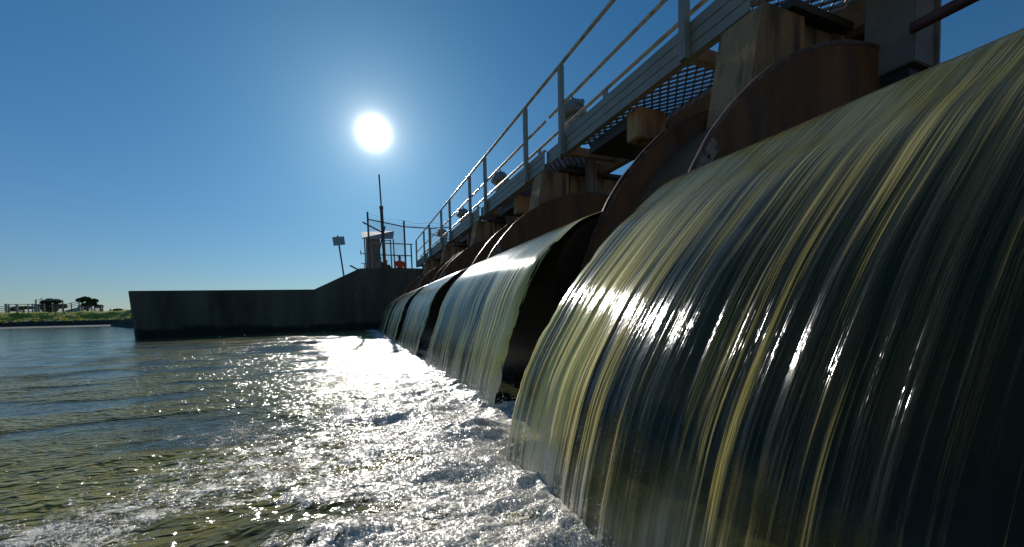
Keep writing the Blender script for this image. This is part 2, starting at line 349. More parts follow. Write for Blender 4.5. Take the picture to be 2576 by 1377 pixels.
mud = -0.7 + 0.76*sstep(-4, 1.5, Y-mudy) + 0.012*fbm(X/3, Y/3, 2, 3)
Z = np.where(d > 0, np.maximum(bank, 0.02), np.minimum(mud, np.where(d > -60, 0.06, 0.06)))
Z = np.where(d <= 0, mud, Z + np.where(Y > mudy, 0.06, -0.3*(1-sstep(0,1,d))))
plate = (X > -6.6) & (Y > 19.05)
Z = np.where(plate, 1.45 + 0.45*sstep(-4, 0.5, X) + 0.02*fbm(X, Y, 2, 9), Z)
Z = np.where((X > -6.6) & (Y <= 19.05), -0.7, Z)
Z = np.where((Y > 300), 2.0, Z)
def ground_material():
    m = bpy.data.materials.new('grassy_ground'); m.use_nodes = True; t = m.node_tree; b = t.nodes['Principled BSDF']
    co = N(t, 'ShaderNodeTexCoord').outputs['Object']; sp = N(t, 'ShaderNodeSeparateXYZ'); t.links.new(co, sp.inputs[0])
    n = noise_out(t, co, 0.8, 6, 0.65); n2 = noise_out(t, co, 3.0, 5, 0.6)
    r = N(t, 'ShaderNodeValToRGB'); t.links.new(n, r.inputs[0]); e = r.color_ramp.elements
    e[0].position = 0.35; e[0].color = (0.20, 0.22, 0.02, 1); e[1].position = 0.65; e[1].color = (0.46, 0.46, 0.035, 1)
    h = M('ADD', sp.outputs[2], M('MULTIPLY', n2, 0.9, tree=t), tree=t)
    r2 = N(t, 'ShaderNodeValToRGB'); t.links.new(M('DIVIDE', h, 3.0, tree=t), r2.inputs[0]); q = r2.color_ramp.elements
    q[0].position = 0.20; q[0].color = (0.07, 0.065, 0.055, 1); q[1].position = 0.50; q[1].color = (1, 1, 1, 1)
    k = q.new(0.26); k.color = (0.035, 0.028, 0.016, 1); k2 = q.new(0.42); k2.color = (0.05, 0.045, 0.02, 1)
    fac = M('MULTIPLY', M('SUBTRACT', M('DIVIDE', h, 3.0, tree=t), 0.42, tree=t), 12, tree=t, clamp=True)
    mx = N(t, 'ShaderNodeMix', data_type='RGBA'); t.links.new(fac, mx.inputs[0]); t.links.new(r2.outputs[0], mx.inputs[6]); t.links.new(r.outputs[0], mx.inputs[7])
    t.links.new(mx.outputs[2], b.inputs['Base Color']); b.inputs['Roughness'].default_value = 0.8
    bp = N(t, 'ShaderNodeBump'); bp.inputs['Strength'].default_value = 0.7; bp.inputs['Distance'].default_value = 0.15
    t.links.new(n2, bp.inputs['Height']); t.links.new(bp.outputs[0], b.inputs['Normal'])
    return m
g = grid_mesh('ground', np.stack([X, Y, Z], -1), ground_material()); tag(g, kind='structure')
# grass tufts of the far bank
LEAFG = mat('grass_blade', (0.26, 0.30, 0.04), 0.7, base2=(0.13, 0.16, 0.025), scale=0.6)
t_ = LEAFG.node_tree; tb = t_.nodes.new('ShaderNodeBsdfTranslucent'); tb.inputs[0].default_value = (0.42, 0.42, 0.05, 1)
ms = t_.nodes.new('ShaderNodeMixShader'); ms.inputs[0].default_value = 0.22
t_.links.new(t_.nodes['Principled BSDF'].outputs[0], ms.inputs[1]); t_.links.new(tb.outputs[0], ms.inputs[2]); t_.links.new(ms.outputs[0], t_.nodes['Material Output'].inputs[0])
def zat(x, y):
    j = int(np.clip(np.searchsorted(gx, x)-1, 0, len(gx)-2)); i = int(np.clip(np.searchsorted(gy, y)-1, 0, len(gy)-2))
    return float(Z[i, j])
mb = MB()
for _ in range(15000):
    x = random.uniform(-60, -14); f = float(np.interp(x, [-60,-45,-37,-31,-26,-18,-11], [78,82,82,79,60,44,33]))
    y = f + 0.6 + random.random()*15
    z = zat(x, y)
    if z < 0.5: continue
    s = random.uniform(0.05, 0.15)*(1.4 if z < 1.3 else 0.7); a = random.uniform(0, 6.28); w = s*random.uniform(0.5, 1.0)
    dx, dy = math.cos(a)*w, math.sin(a)*w; lx, ly = random.uniform(-.2,.2)*s, random.uniform(-.2,.2)*s
    mb.add([(x-dx, y-dy, z-0.05), (x+dx, y+dy, z-0.05), (x+dx*.8+lx, y+dy*.8+ly, z+s*.8), (x+lx, y+ly, z+s), (x-dx*.7+lx, y-dy*.7+ly, z+s*.6)], [(0,1,2,3,4)])
tag(mb.build('grass', LEAFG), kind='stuff')

# ------------------------------------------------------------------ river surface
def axis2(lo, f0, f1, hi, step, g): return warp_axis(lo, f0, f1, hi, step, g)
wx = warp_axis(-400, -1.3, 1.30, 1.31, 0.0085, 1.022); wx = np.append(wx[wx < 1.305], 1.32)
wy = warp_axis(-40, 0.6, 3.4, 500, 0.0085, 1.019)
X, Y = np.meshgrid(wx, wy)
lip = np.interp(Y, [0, 1.47, 1.62, 2.2, 2.36, 20], [0.50, 0.52, 0.95, 0.98, 0.77, 0.78])     # where the curtains land
dl = lip - X                                                                       # metres out from the landing line
width = np.interp(Y, [-1, 0.8, 1.3, 2.0, 2.5, 3.0, 3.6, 8, 18], [0.75, 0.75, 0.62, 0.95, 0.85, 0.55, 0.35, 0.30, 0.25])
wob = 0.20*fbm(X*1.6, Y*1.6, 4, 21) + 0.10*fbm(X*6, Y*6, 3, 25)
dense = sstep(width+0.16, width-0.14, dl+wob)
lacy = np.exp(-((dl-1.35)/0.65)**2)*sstep(3.4, 1.2, Y)*0.56 + 0.30*sstep(2.6, 0.7, dl)*sstep(0.5, 3.4, Y)*sstep(30, 12, Y)
blob = np.exp(-(((X+0.13)/0.34)**2 + ((Y-1.18)/0.20)**2))                          # clear upwelling in the near water
foam = np.clip(dense*(1.32 - 0.25*sstep(0.1, -0.7, fbm(X*2.6, Y*4.2, 4, 31)) - 0.34*sstep(3.0, 5.0, Y)) + lacy - 0.9*blob, 0, 1)
foam *= np.where(Y > 18.6, 0, 1)*sstep(-0.10, -0.03, dl); 
chop = np.clip(sstep(-0.12, 0.0, dl)*sstep(9.0, 0.2, dl)*1.3*sstep(30, 14, Y) + 0.10 + 0.25*fbm(X*.6, Y*.6, 2, 41)*sstep(8, 2, dl), 0.03, 1)*(1-0.6*blob)
chop *= 1 - 0.75*sstep(-0.15, 0.5, fbm(X*0.5, Y*1.5, 3, 43))*sstep(0.5, 1.6, dl)
foam *= 1 - 0.55*sstep(0.0, 0.6, fbm(X*0.9, Y*2.6, 3, 47))*sstep(2.6, 4.0, Y)
near = sstep(30, 12, Y)
z = 0.010*fbm(X*0.55+Y*.1, Y*1.1, 3, 51)*near + 0.034*fbm(X*1.3, Y*1.9, 2, 53)*chop*sstep(3.5, 6, Y)*sstep(17, 12, Y) + 0.012*fbm(X*2.2, Y*3.4, 3, 55)*chop*near + 0.0035*fbm(X*11, Y*15, 2, 58)*chop*sstep(9, 4, Y)
swell = fbm(X*2.6, Y*4.4, 2, 61)
foam = np.clip(foam - 0.22*sstep(-0.05, -0.5, swell)*dense*sstep(4, 3, Y) - 0.16*sstep(0.3, -0.4, fbm(X*9, Y*14, 3, 63))*dense*sstep(4, 3, Y), 0, 1)
hump = dense*(0.012 + 0.019*np.clip(swell+0.25, 0, 2) + 0.005*fbm(X*9, Y*12, 3, 65) + 0.0035*np.abs(fbm(X*22, Y*26, 2, 66)))*sstep(6, 3, Y) + 0.007*dense*np.clip(fbm(X*5, Y*5, 3, 68), 0, 1)*sstep(3, 6, Y)
hump += 0.045*np.exp(-(((X-0.52)/0.13)**2 + ((Y-1.80)/0.17)**2))*(1+0.5*fbm(X*12, Y*12, 4, 71))
hump += 0.026*np.exp(-((dl-0.02)/0.06)**2)*(0.6+0.8*np.clip(fbm(X*7, Y*9, 3, 75), -.5, 1))*sstep(18.6, 18, Y)
z = z + hump + 0.018*blob
river = grid_mesh('river_water', np.stack([X, Y, z], -1), RIVER, {'foam': foam, 'chop': chop}); tag(river, kind='structure')
def foam_bubbles(n):
    bx = rng.uniform(-1.5, 0.62, n); by = 0.55 + rng.random(n)**1.25*2.9
    ix = np.clip(np.searchsorted(wx, bx), 1, len(wx)-1); iy = np.clip(np.searchsorted(wy, by), 1, len(wy)-1)
    f = foam[iy, ix] + 0.30*fbm(bx*9, by*12, 3, 91) + 0.22*fbm(bx*28, by*34, 2, 95)
    k = (f > 0.40 + 0.45*rng.random(n)) & (np.interp(by, [0, 1.47, 1.62, 2.2, 2.36, 20], [0.50, 0.52, 0.95, 0.98, 0.77, 0.78]) - bx > -0.01)
    bx, by, zz = bx[k], by[k], z[iy, ix][k]; n = len(bx)
    r = 0.0016 + 0.0042*rng.random(n)**2.2
    base = [(0, 0, 1)]; rings = ((0.72, 0.70, 6), (1.0, 0.1, 6))
    for rr, hh, m_ in rings:
        for i in range(m_): base.append((rr*math.cos(R(60*i)), rr*math.sin(R(60*i)), hh))
    base = np.array(base); fc = []
    for i in range(6):
        j = (i+1) % 6; fc += [(0, 1+i, 1+j), (1+i, 7+i, 7+j), (1+i, 7+j, 1+j)]
    fc = np.array(fc)
    V = np.stack([bx, by, zz - r*0.1], -1)[:, None, :] + base[None]*r[:, None, None]*np.array([1, 1, 0.95])
    F = (fc[None] + (np.arange(n)*len(base))[:, None, None]).reshape(-1, 3)
    me = bpy.data.meshes.new('foam_bubbles'); me.vertices.add(n*len(base)); me.vertices.foreach_set('co', V.astype(np.float32).ravel())
    me.loops.add(len(F)*3); me.loops.foreach_set('vertex_index', F.astype(np.int32).ravel()); me.polygons.add(len(F))
    me.polygons.foreach_set('loop_start', np.arange(0, len(F)*3, 3, dtype=np.int32)); me.polygons.foreach_set('loop_total', np.full(len(F), 3, np.int32))
    me.update(calc_edges=True); me.polygons.foreach_set('use_smooth', np.ones(len(F), bool))
    m = bpy.data.materials.new('bubble_film'); m.use_nodes = True; b = m.node_tree.nodes['Principled BSDF']
    b.inputs['Base Color'].default_value = (0.90, 0.83, 0.71, 1); b.inputs['Roughness'].default_value = 0.14; b.inputs['Alpha'].default_value = 0.62; b.inputs['Specular IOR Level'].default_value = 0.8
    o = bpy.data.objects.new('foam_bubbles', me); COL.objects.link(o); me.materials.append(m); tag(o, kind='stuff')
foam_bubbles(110000)
# upstream pool held back by the gates
ux = np.concatenate([np.linspace(2.62, 8, 60), np.geomspace(8.2, 160, 30)]); uy = np.linspace(-14, 18.9, 120)
X, Y = np.meshgrid(ux, uy)
up = grid_mesh('upstream_water', np.stack([X, Y, 1.415+0.004*fbm(X, Y*1.5, 3, 81)], -1), RIVER, {'foam': X*0, 'chop': X*0+0.04}); tag(up, kind='structure')

# ------------------------------------------------------------------ weir: period 3.25 m along Y
D = 3.25; NB = 5
CX, CZ, CR = 3.30, 0.30, 1.955          # curved nose of the piers

def curtain_profile(push):
    pts = [(2.64,1.415),(2.35,1.412),(2.1,1.395),(1.8,1.335),(1.6,1.27),(1.4,1.185),(1.24,1.055),(1.12,0.94),(1.03,0.80),(0.97,0.68),(0.915,0.52),(0.865,0.38),(0.82,0.24),(0.785,0.10),(0.765,-0.02),(0.75,-0.10)]
    P = np.array(pts); s = np.concatenate([[0], np.cumsum(np.hypot(*np.diff(P, axis=0).T))])
    return P, s
def catmull(P, s, q):
    out = np.zeros((len(q), 2))
    T = np.gradient(P, s, axis=0)
    i = np.clip(np.searchsorted(s, q)-1, 0, len(s)-2); h = (s[i+1]-s[i]); t = ((q-s[i])/h)[:,None]; h = h[:,None]
    return (2*t**3-3*t**2+1)*P[i] + (t**3-2*t**2+t)*h*T[i] + (-2*t**3+3*t**2)*P[i+1] + (t**3-t**2)*h*T[i+1]
def curtain(k, y0, y1, step, vstep, push, seed, label):
    P, s = curtain_profile(push)
    q = np.linspace(0, s[-1], int(s[-1]/vstep)); C = catmull(P, s, q)
    ys = np.arange(y0, y1+step/2, step)
    Q, YY = np.meshgrid(q, ys, indexing='ij'); CXx = np.repeat(C[:,0][:,None], len(ys), 1); CZz = np.repeat(C[:,1][:,None], len(ys), 1)
    T = np.gradient(C, axis=0); T /= np.linalg.norm(T, axis=1)[:,None]
    nx = T[:,1][:,None]; nz = -T[:,0][:,None]           # outward (downstream, up)
    fz = np.clip((1.19 - CZz)/1.19, 0, 1); fall = sstep(0.0, 0.55, fz) * 1.0
    CXx = CXx - push*sstep(0.0, 0.75, fz)**1.0
    # stream-wise ridges, constant along the flow, drifting a little
    yw = YY + 0.012*fbm(YY*3, Q*1.2, 2, seed+9) + 0.003*perlin(YY*20, Q*1.1, seed+11)
    r = 0.50*perlin(yw*6, Q*0.30, seed) + 0.45*perlin(yw*15, Q*0.5, seed+1) + 0.5*perlin(yw*34, Q*0.7, seed+2) + 0.12*perlin(yw*80, Q*1.2, seed+3)
    amp = 0.0006 + 0.0060*fall
    ed = np.minimum(YY-y0, y1-YY)
    rag = 0.35 + 0.65*sstep(0, 0.05, ed)
    big = 0.012*perlin(YY*2.2, Q*0.8, seed+5)*(0.3+fall)
    small = 0.0006*perlin(YY*28, Q*16, seed+6)*sstep(0.5, 0.9, fz) + 0.0*perlin(YY*12, Q*10, seed+7)*sstep(0.02,0.2,fz)*sstep(0.6,0.25,fz)
    dsp = amp*r*rag + big + small - 0.03*(1-sstep(0, 0.05, y1-YY))*fall - 0.035*np.clip(1-(YY-y0)/0.14, 0, 1)**2*(0.25+0.75*fall)
    PX = CXx + nx*dsp*np.sign(-nx+1e-9)*-1 if False else CXx - np.abs(nx)*dsp*1.0
    PZ = CZz + nz*np.sign(nz)*dsp*0 + np.abs(nz)*dsp
    PY = YY + 0.022*fall*fbm(YY*0+k*3.3, Q*9, 4, seed+8)*(1-sstep(0,0.10,ed)) - 0.03*fall*sstep(y1-0.3, y1, YY)*0.6
    thick = 0.5 + 0.55*perlin(yw*5, Q*0.25, seed+20) + 0.35*perlin(yw*22, Q*0.6, seed+21) + 0.9*np.exp(-((YY-y0)/0.11)**2)
    thick = thick - (0.34*(1-sstep(0.0, 1.1, YY))*fall if k == 0 else 0) + (0.20*fall*sstep(0.4, 0.9, YY) if k == 0 else 0.15)
    # the free edges thin out into separate strands
    e0 = (YY-y0)/0.055; e1 = (y1-YY)/0.06; nn_ = perlin(YY*70 + 0.6*perlin(YY*0+seed, Q*5, seed+3), Q*2.2, seed+40) + 0.5*perlin(YY*30, Q*7, seed+41)
    lim = 0.55 - 2.0*np.minimum(e0, e1)
    kp = (nn_ > lim*(0.15+0.85*fall)) | (fall < 0.12)
    if k == 0: kp |= (YY < 0.9)
    kp = kp[:-1, :-1]
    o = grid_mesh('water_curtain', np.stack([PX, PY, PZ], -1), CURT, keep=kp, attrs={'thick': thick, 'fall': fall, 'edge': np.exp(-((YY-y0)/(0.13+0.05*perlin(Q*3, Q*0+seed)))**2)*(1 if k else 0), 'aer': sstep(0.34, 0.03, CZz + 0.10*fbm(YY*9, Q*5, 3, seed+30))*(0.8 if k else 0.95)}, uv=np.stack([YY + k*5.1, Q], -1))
    # origin at the foot of the curtain
    loc = Vector((0.7, (y0+y1)/2, 0)); o.data.transform(Matrix.Translation(-loc)); o.location = loc
    tag(o, label, 'waterfall', 'sheets of water falling over the weir gates')
CL = ['huge nearest sheet of falling water with golden streaks, dark toward the lower right',
      'second nearest falling water sheet, bright yellow edge beside dark gap, sun glints along its lip',
      'third falling water sheet from the camera, thin yellow streaks, mid size',
      'fourth falling water sheet from the camera, narrow golden streaks near the wall',
      'farthest narrow bluish sheet of falling water, against the concrete wing wall']
params = [(-0.94, 1.50, 0.0042, 0.008, 0.235), (2.29, 4.76, 0.0055, 0.010, 0.0), (5.58, 8.0, 0.009, 0.016, 0.0), (8.84, 11.25, 0.012, 0.02, 0.0), (12.1, 14.5, 0.014, 0.024, 0.0)]
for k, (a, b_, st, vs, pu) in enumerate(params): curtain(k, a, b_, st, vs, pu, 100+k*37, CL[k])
# a last one right against the abutment
# gate leaves behind the curtains
GN = ['nearest', 'second', 'third', 'fourth', 'fifth']
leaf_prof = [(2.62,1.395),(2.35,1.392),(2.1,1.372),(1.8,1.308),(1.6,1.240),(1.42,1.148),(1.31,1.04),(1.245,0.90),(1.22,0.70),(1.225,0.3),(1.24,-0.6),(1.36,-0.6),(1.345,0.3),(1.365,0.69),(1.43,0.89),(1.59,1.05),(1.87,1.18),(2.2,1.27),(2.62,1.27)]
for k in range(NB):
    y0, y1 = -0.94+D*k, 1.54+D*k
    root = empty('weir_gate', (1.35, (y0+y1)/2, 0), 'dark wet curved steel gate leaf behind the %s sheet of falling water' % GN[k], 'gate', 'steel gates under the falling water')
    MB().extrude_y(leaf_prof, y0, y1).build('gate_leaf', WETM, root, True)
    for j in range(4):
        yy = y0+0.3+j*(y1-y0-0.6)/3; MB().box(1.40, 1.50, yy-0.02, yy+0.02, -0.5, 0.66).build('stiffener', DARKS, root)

# piers with rounded noses
def pier(k):
    dy = D*k
    root = empty('weir_pier', (2.6, 2.05+dy, 0))
    y0, y1 = 1.56+dy, 2.30+dy
    arc = [(CX+CR*math.cos(R(a)), CZ+CR*math.sin(R(a))) for a in np.linspace(178, 20, 60)]
    # nose with a shallow dished face between the two rims
    ys = [y0, y0+0.025, y0+0.07, (y0+y1)/2, y1-0.05, y1-0.025, y1]; rr = [0, -0.03, -0.105, -0.14, -0.145, -0.05, 0]
    n = len(arc); vs = []; fs = []
    for yy, dr in zip(ys, rr):
        for a in np.linspace(178, 20, n): vs.append((CX+(CR+dr)*math.cos(R(a)), yy, CZ+(CR+dr)*math.sin(R(a))))
        vs.append((CX+1.9, yy, -0.7)); vs.append((CX-CR-dr, yy, -0.7))
    nn = n+2
    for i in range(len(ys)-1):
        for j in range(nn): fs.append((i*nn+j, i*nn+(j+1)%nn, (i+1)*nn+(j+1)%nn, (i+1)*nn+j))
    fs.append(tuple(range(nn))); fs.append(tuple((len(ys)-1)*nn+j for j in range(nn))[::-1])
    MB().add(vs, fs).build('curved_nose', RUST, root, True)
    for (ya, yb, ro) in ((y0-0.004, y0+0.010, 0.008), (y1-0.010, y1+0.004, 0.008), (y1-0.045, y1-0.038, -0.005)):
        ar = []
        for a in np.linspace(176, 55, 90):
            w = 0.003*math.sin(R(a)*19+ya*7)+0.0015*math.sin(R(a)*53+ya)
            ar.append((CX+(CR+ro+w)*math.cos(R(a)), CZ+(CR+ro+w)*math.sin(R(a))))
        ai = [(CX+(CR-0.016)*math.cos(R(a)), CZ+(CR-0.016)*math.sin(R(a))) for a in np.linspace(55, 176, 40)]
        MB().extrude_y(ar+ai, ya, yb).build('rim', RIM, root)
    a0_, a1_ = 143, 177
    st = MB(); ao = [(CX+(CR-0.015)*math.cos(R(a)), CZ+(CR-0.015)*math.sin(R(a))) for a in np.linspace(a0_, a1_, 30)]; ai = [(CX+(CR-0.085)*math.cos(R(a)), CZ+(CR-0.085)*math.sin(R(a))) for a in np.linspace(a1_, a0_, 30)]
    st = st.extrude_y(ao+ai, y0-0.010, y0-0.002).build('seal_strip', SEAL, root)
    for a in range(146, 176, 4):
        px, pz = CX+(CR-0.05)*math.cos(R(a)), CZ+(CR-0.05)*math.sin(R(a)); MB().tube([(px, y0-0.008, pz), (px, y0-0.018, pz)], 0.009, 8).build('bolt', DARKS, st)
    # concrete column, battered front, pilaster strips
    def bat(x0t, x0b, x1, ya, yb, zb, zt): return [(x0b,ya,zb),(x1,ya,zb),(x1,yb,zb),(x0b,yb,zb),(x0t,ya,zt),(x1,ya,zt),(x1,yb,zt),(x0t,yb,zt)]
    MB().hexa(bat(2.57, 2.17, 2.98, 1.87+dy, 2.22+dy, 0.6, 2.60)).build('pilaster', CONC, root, bevel=0.012)
    MB().hexa(bat(3.02, 3.02, 4.35, 1.92+dy, 2.18+dy, 0.6, 2.60)).build('column', CONC, root, bevel=0.01)
    MB().box(2.975, 3.03, 1.98+dy, 2.14+dy, 0.6, 2.60).build('recess', DARKS, root)
    MB().box(3.35, 3.47, 1.895+dy, 2.205+dy, 1.6, 2.598).build('rib', CONC, root, bevel=0.008)
    MB().box(2.80, 4.45, 1.84+dy, 2.25+dy, 2.603, 2.655).build('bearing_plate', DARKS, root)
    return root
PL = ['rusty round-nosed concrete pier just out of view beside the camera', 'nearest large concrete pier with rusty curved nose between the two nearest water sheets', 'second concrete pier with rusty curved nose, left of the second water sheet\'s lip',
      'third concrete pier from the camera with thin bright curved rims', 'fourth concrete pier from the camera, brownish with curved rims', 'farthest concrete pier with curved nose under the end of the walkway']
for k in range(-1, 5):
    p = pier(k); tag(p, PL[k+1], 'pier', 'round-nosed piers of the weir')

# ------------------------------------------------------------------ walkway
wk = empty('walkway', (2.66, 0, 2.66), 'long grey steel walkway with handrail and grating running over the weir gates', 'walkway')
YE = 17.66
FT, FB, FX = 2.955, 2.675, 2.665
def fascia_prof(x=FX, t=FT, b=FB):
    h = (t-b)/3; g = 0.010
    p = [(x, t)]
    for i in (1, 2):
        zz = t-h*i; p += [(x, zz+0.006), (x+g, zz+0.004), (x+g, zz-0.004), (x, zz-0.006)]
    p += [(x, b+0.012), (x-0.006, b+0.010), (x-0.006, b), (x+0.07, b), (x+0.07, b+0.008), (x+0.012, b+0.010), (x+0.012, t-0.008), (x+0.05, t-0.008), (x+0.05, t)]
    return p
segs = [(-2.2, 1.60)] + [(2.05+D*k, 4.87+D*k) for k in range(4)] + [(15.05, YE)]
for a, b_ in segs:
    f = MB().extrude_y(fascia_prof(), a, b_).build('fascia', ALU, wk)
    for yy in (a+0.9, a+1.02, b_-0.10, b_-0.17):
        for zz in (FB+0.045, FB+0.135):
            MB().tube([(FX+0.002, yy, zz), (FX-0.007, yy, zz)], 0.008, 8).build('bolt', BOLT, f)
for k in range(-1, 5):
    a = 4.872+D*(k-1); MB().box(FX+0.055, FX+0.075, a-0.02, a+0.45, FB+0.07, FT-0.02).build('splice_plate', ALU, wk)
posts = []
for k in range(-1, 5): posts += [2.61+D*k, 4.70+D*k]
posts = [1.42-D, 1.42] + sorted([2.61+D*k for k in range(0, 5)] + [4.70+D*k for k in range(0, 4)]) + [YE-0.03]
for y in posts:
    x0 = 2.598; m_ = MB(); w = 0.034
    # channel section post, open to the back
    m_.box(x0, x0+0.006, y-w, y+w, FB-0.02, 3.80); m_.box(x0+0.006, x0+0.058, y-w, y-w+0.006, FB-0.02, 3.80); m_.box(x0+0.006, x0+0.058, y+w-0.006, y+w, FB-0.02, 3.80)
    p = m_.build('post', ALU, wk)
    for zz in (FB+0.035, FB+0.13): MB().tube([(x0+0.002, y, zz), (x0-0.008, y, zz)], 0.010, 8).build('bolt', BOLT, p)
HR = 0.024
hp = [(2.632, -2.2, 3.828), (2.632, YE-0.16, 3.828)]
for a in np.linspace(0, 90, 7)[1:]: hp.append((2.632, YE-0.16+0.16*math.sin(R(a)), 3.828-0.16*(1-math.cos(R(a)))))
hp += [(2.632, YE, 3.45)]
for a in np.linspace(0, 90, 6)[1:]: hp.append((2.632, YE-0.12*(1-math.cos(R(a))), 3.45-0.12*math.sin(R(a))))
MB().tube(hp, HR, 14).build('handrail', GALV, wk, True)
ends = [(-2.2, 1.86)] + [(2.0+D*k, 1.86+D*(k+1)) for k in range(4)] + [(15.0, YE-0.05)]
for a, b_ in ends:
    MB().tube([(2.668, a, 3.338), (2.668, b_, 3.338)], 0.021, 14).build('mid_rail', GALV, wk, True)
MB().tube([(2.72, -2.2, 3.075), (2.72, YE-0.3, 3.075)], 0.021, 14).build('toe_rail', GALV, wk, True)
for k in range(-1, 6):
    for yy in (0.6, 2.3):
        if yy+D*k < YE-0.3: MB().box(2.712, 2.728, yy+D*k-0.04, yy+D*k+0.04, FT-0.03, 3.058).build('rail_bracket', ALU, wk)
# cross beams, inner beam, gratings
cb = [-1.83, 1.42, 2.61, 4.70, 5.87, 7.95, 9.11, 11.2, 12.37, 14.45, 15.6, 17.4]
for y in cb: MB().box(2.745, 3.46, y-0.04, y+0.04, 2.665, 2.775).build('cross_beam', BEAM, wk, bevel=0.004)
MB().box(3.463, 3.56, -2.2, YE, 2.60, 2.86).build('inner_beam', BEAM, wk)
MB().box(3.565, 3.9, -2.2, YE, 2.80, 2.84).build('deck_plate', DARKS, wk)
def grating(y0, y1, x0=2.745, x1=3.45, z=2.785):
    cw, cl = 0.104, 0.118; m_ = MB(); nx_ = int((x1-x0)/(cw/2)); ny_ = int((y1-y0)/cl*2); h = 0.030; t = 0.0070
    for i in range(nx_):
        xm = x0+0.02+i*cw/2; am = cw*0.22
        for j in range(ny_):
            yA = y0+j*cl/2; yB = yA+cl/2; s = 1 if (i+j) % 2 == 0 else -1
            xA, xB = xm-s*am, xm+s*am; k = 0.016
            m_.hexa([(xA-t,yA,z),(xA+t,yA,z),(xB+t,yB,z),(xB-t,yB,z),(xA-t+k,yA,z+h),(xA+t+k,yA,z+h),(xB+t+k,yB,z+h),(xB-t+k,yB,z+h)])
    m_.box(x0, x0+0.006, y0, y1, z-0.004, z+0.02); m_.box(x1-0.006, x1, y0, y1, z-0.004, z+0.02)
    return m_
for a, b_ in [(-1.78, 1.37), (1.47, 2.56)] + sum([[(2.66+D*k, 4.65+D*k), (4.75+D*k, 5.82+D*k)] for k in range(4)], []) + [(15.65, 17.35)]:
    grating(a, b_).build('grating', GRATE, wk)
for k in range(0, 5):
    a = 3.40+D*k
    MB().box(2.80, 3.17, a, a+0.19, 2.39, 2.70).build('bearing_block', CONC, wk, bevel=0.01)
    MB().box(2.80, 3.52, a+0.19, a+0.9, 2.545, 2.66).build('stub_beam', DARKS, wk)

# gate actuators standing on the deck
def actuator(y):
    x = 3.26; root = empty('gate_actuator', (x, y, 2.81))
    MB().box(x-0.16, x+0.16, y-0.16, y+0.16, 2.81, 2.835).build('base_plate', DARKS, root, bevel=0.004)
    MB().box(x-0.09, x+0.09, y-0.10, y+0.10, 2.836, 3.598).build('pedestal', ALU, root, bevel=0.015)
    def ring(z, a, b): return [(x+a*math.cos(R(q)), y+b*math.sin(R(q)), z) for q in range(22, 382, 45)]
    L = [(3.60,.11,.12),(3.605,.19,.23),(3.655,.215,.26),(3.675,.215,.26),(3.68,.19,.235),(3.735,.185,.225),(3.81,.13,.16),(3.85,.05,.06)]
    vs = []; fs = []
    for z_, a, b in L: vs += ring(z_, a, b)
    for i in range(len(L)-1):
        for j in range(8): fs.append((i*8+j, i*8+(j+1)%8, (i+1)*8+(j+1)%8, (i+1)*8+j))
    fs += [tuple(range(7,-1,-1)), tuple((len(L)-1)*8+j for j in range(8))]
    h = MB().add(vs, fs).build('housing', CAST, root, bevel=0.006)
    MB().tube([(x,y,3.855),(x,y,3.90)], 0.02, 10).build('cap', DARKS, root, True)
    MB().box(x-0.205, x-0.187, y-0.07, y+0.07, 3.72, 3.735).build('name_slot', DARKS, h)
    MB().tube([(x, y-0.24, 3.70), (x, y-0.29, 3.70)], 0.04, 12).build('motor_cap', CAST, h, True)
    return root
a0 = actuator(5.48)
tag(a0, 'nearest grey gate actuator on a pedestal, partly behind a railing post', 'actuator', 'gate actuators on the walkway')
AL = ['second grey gate actuator from the camera, above the mid rail', 'third grey gate actuator from the camera, small and dark', 'farthest small grey gate actuator near the mesh fence']
for i, y in enumerate((8.75, 12.1, 15.2)):
    c = copy_tree(a0); c.location = (3.26, y, 2.81); c['label'] = AL[i]
# gate guides hanging below the deck
GL = ['big dark guide post hanging at the upper right corner with a round shaft in front', 'pale narrow guide post under the walkway behind the second pier', 'narrow guide post under the walkway behind the third pier', 'narrow guide post under the walkway behind the fourth pier']
def guide(x, y, z0, w, l):
    root = empty('gate_guide', (x, y, z0))
    MB().box(x, x+w, y, y+l, z0, 2.79).build('guide_column', mat('guide_steel', (0.30,0.27,0.23), 0.6, var=0.4, scale=4), root, bevel=0.006)
    MB().box(x+w+0.003, x+w+0.02, y-0.02, y+l, z0-0.01, 2.79).build('guide_lip', ALU, root)
    MB().box(x+0.03, x+w-0.05, y+0.04, y+l-0.02, z0-0.12, z0-0.003).build('roller', DARKS, root, bevel=0.01)
    return root
tag(guide(3.2, 1.38, 2.06, 0.22, 0.26), GL[0], 'gate guide', 'gate guides below the deck')
for i in range(3): tag(guide(3.22, 4.98+D*i, 1.42, 0.10, 0.10), GL[i+1], 'gate guide', 'gate guides below the deck')
tag(MB().tube([(3.14, 1.37, 2.225), (3.14, -1.3, 2.225)], 0.033, 16).build('drive_shaft', RUSTP, None, True), 'dark round shaft running past the hanging guide post toward the upper right corner', 'shaft')

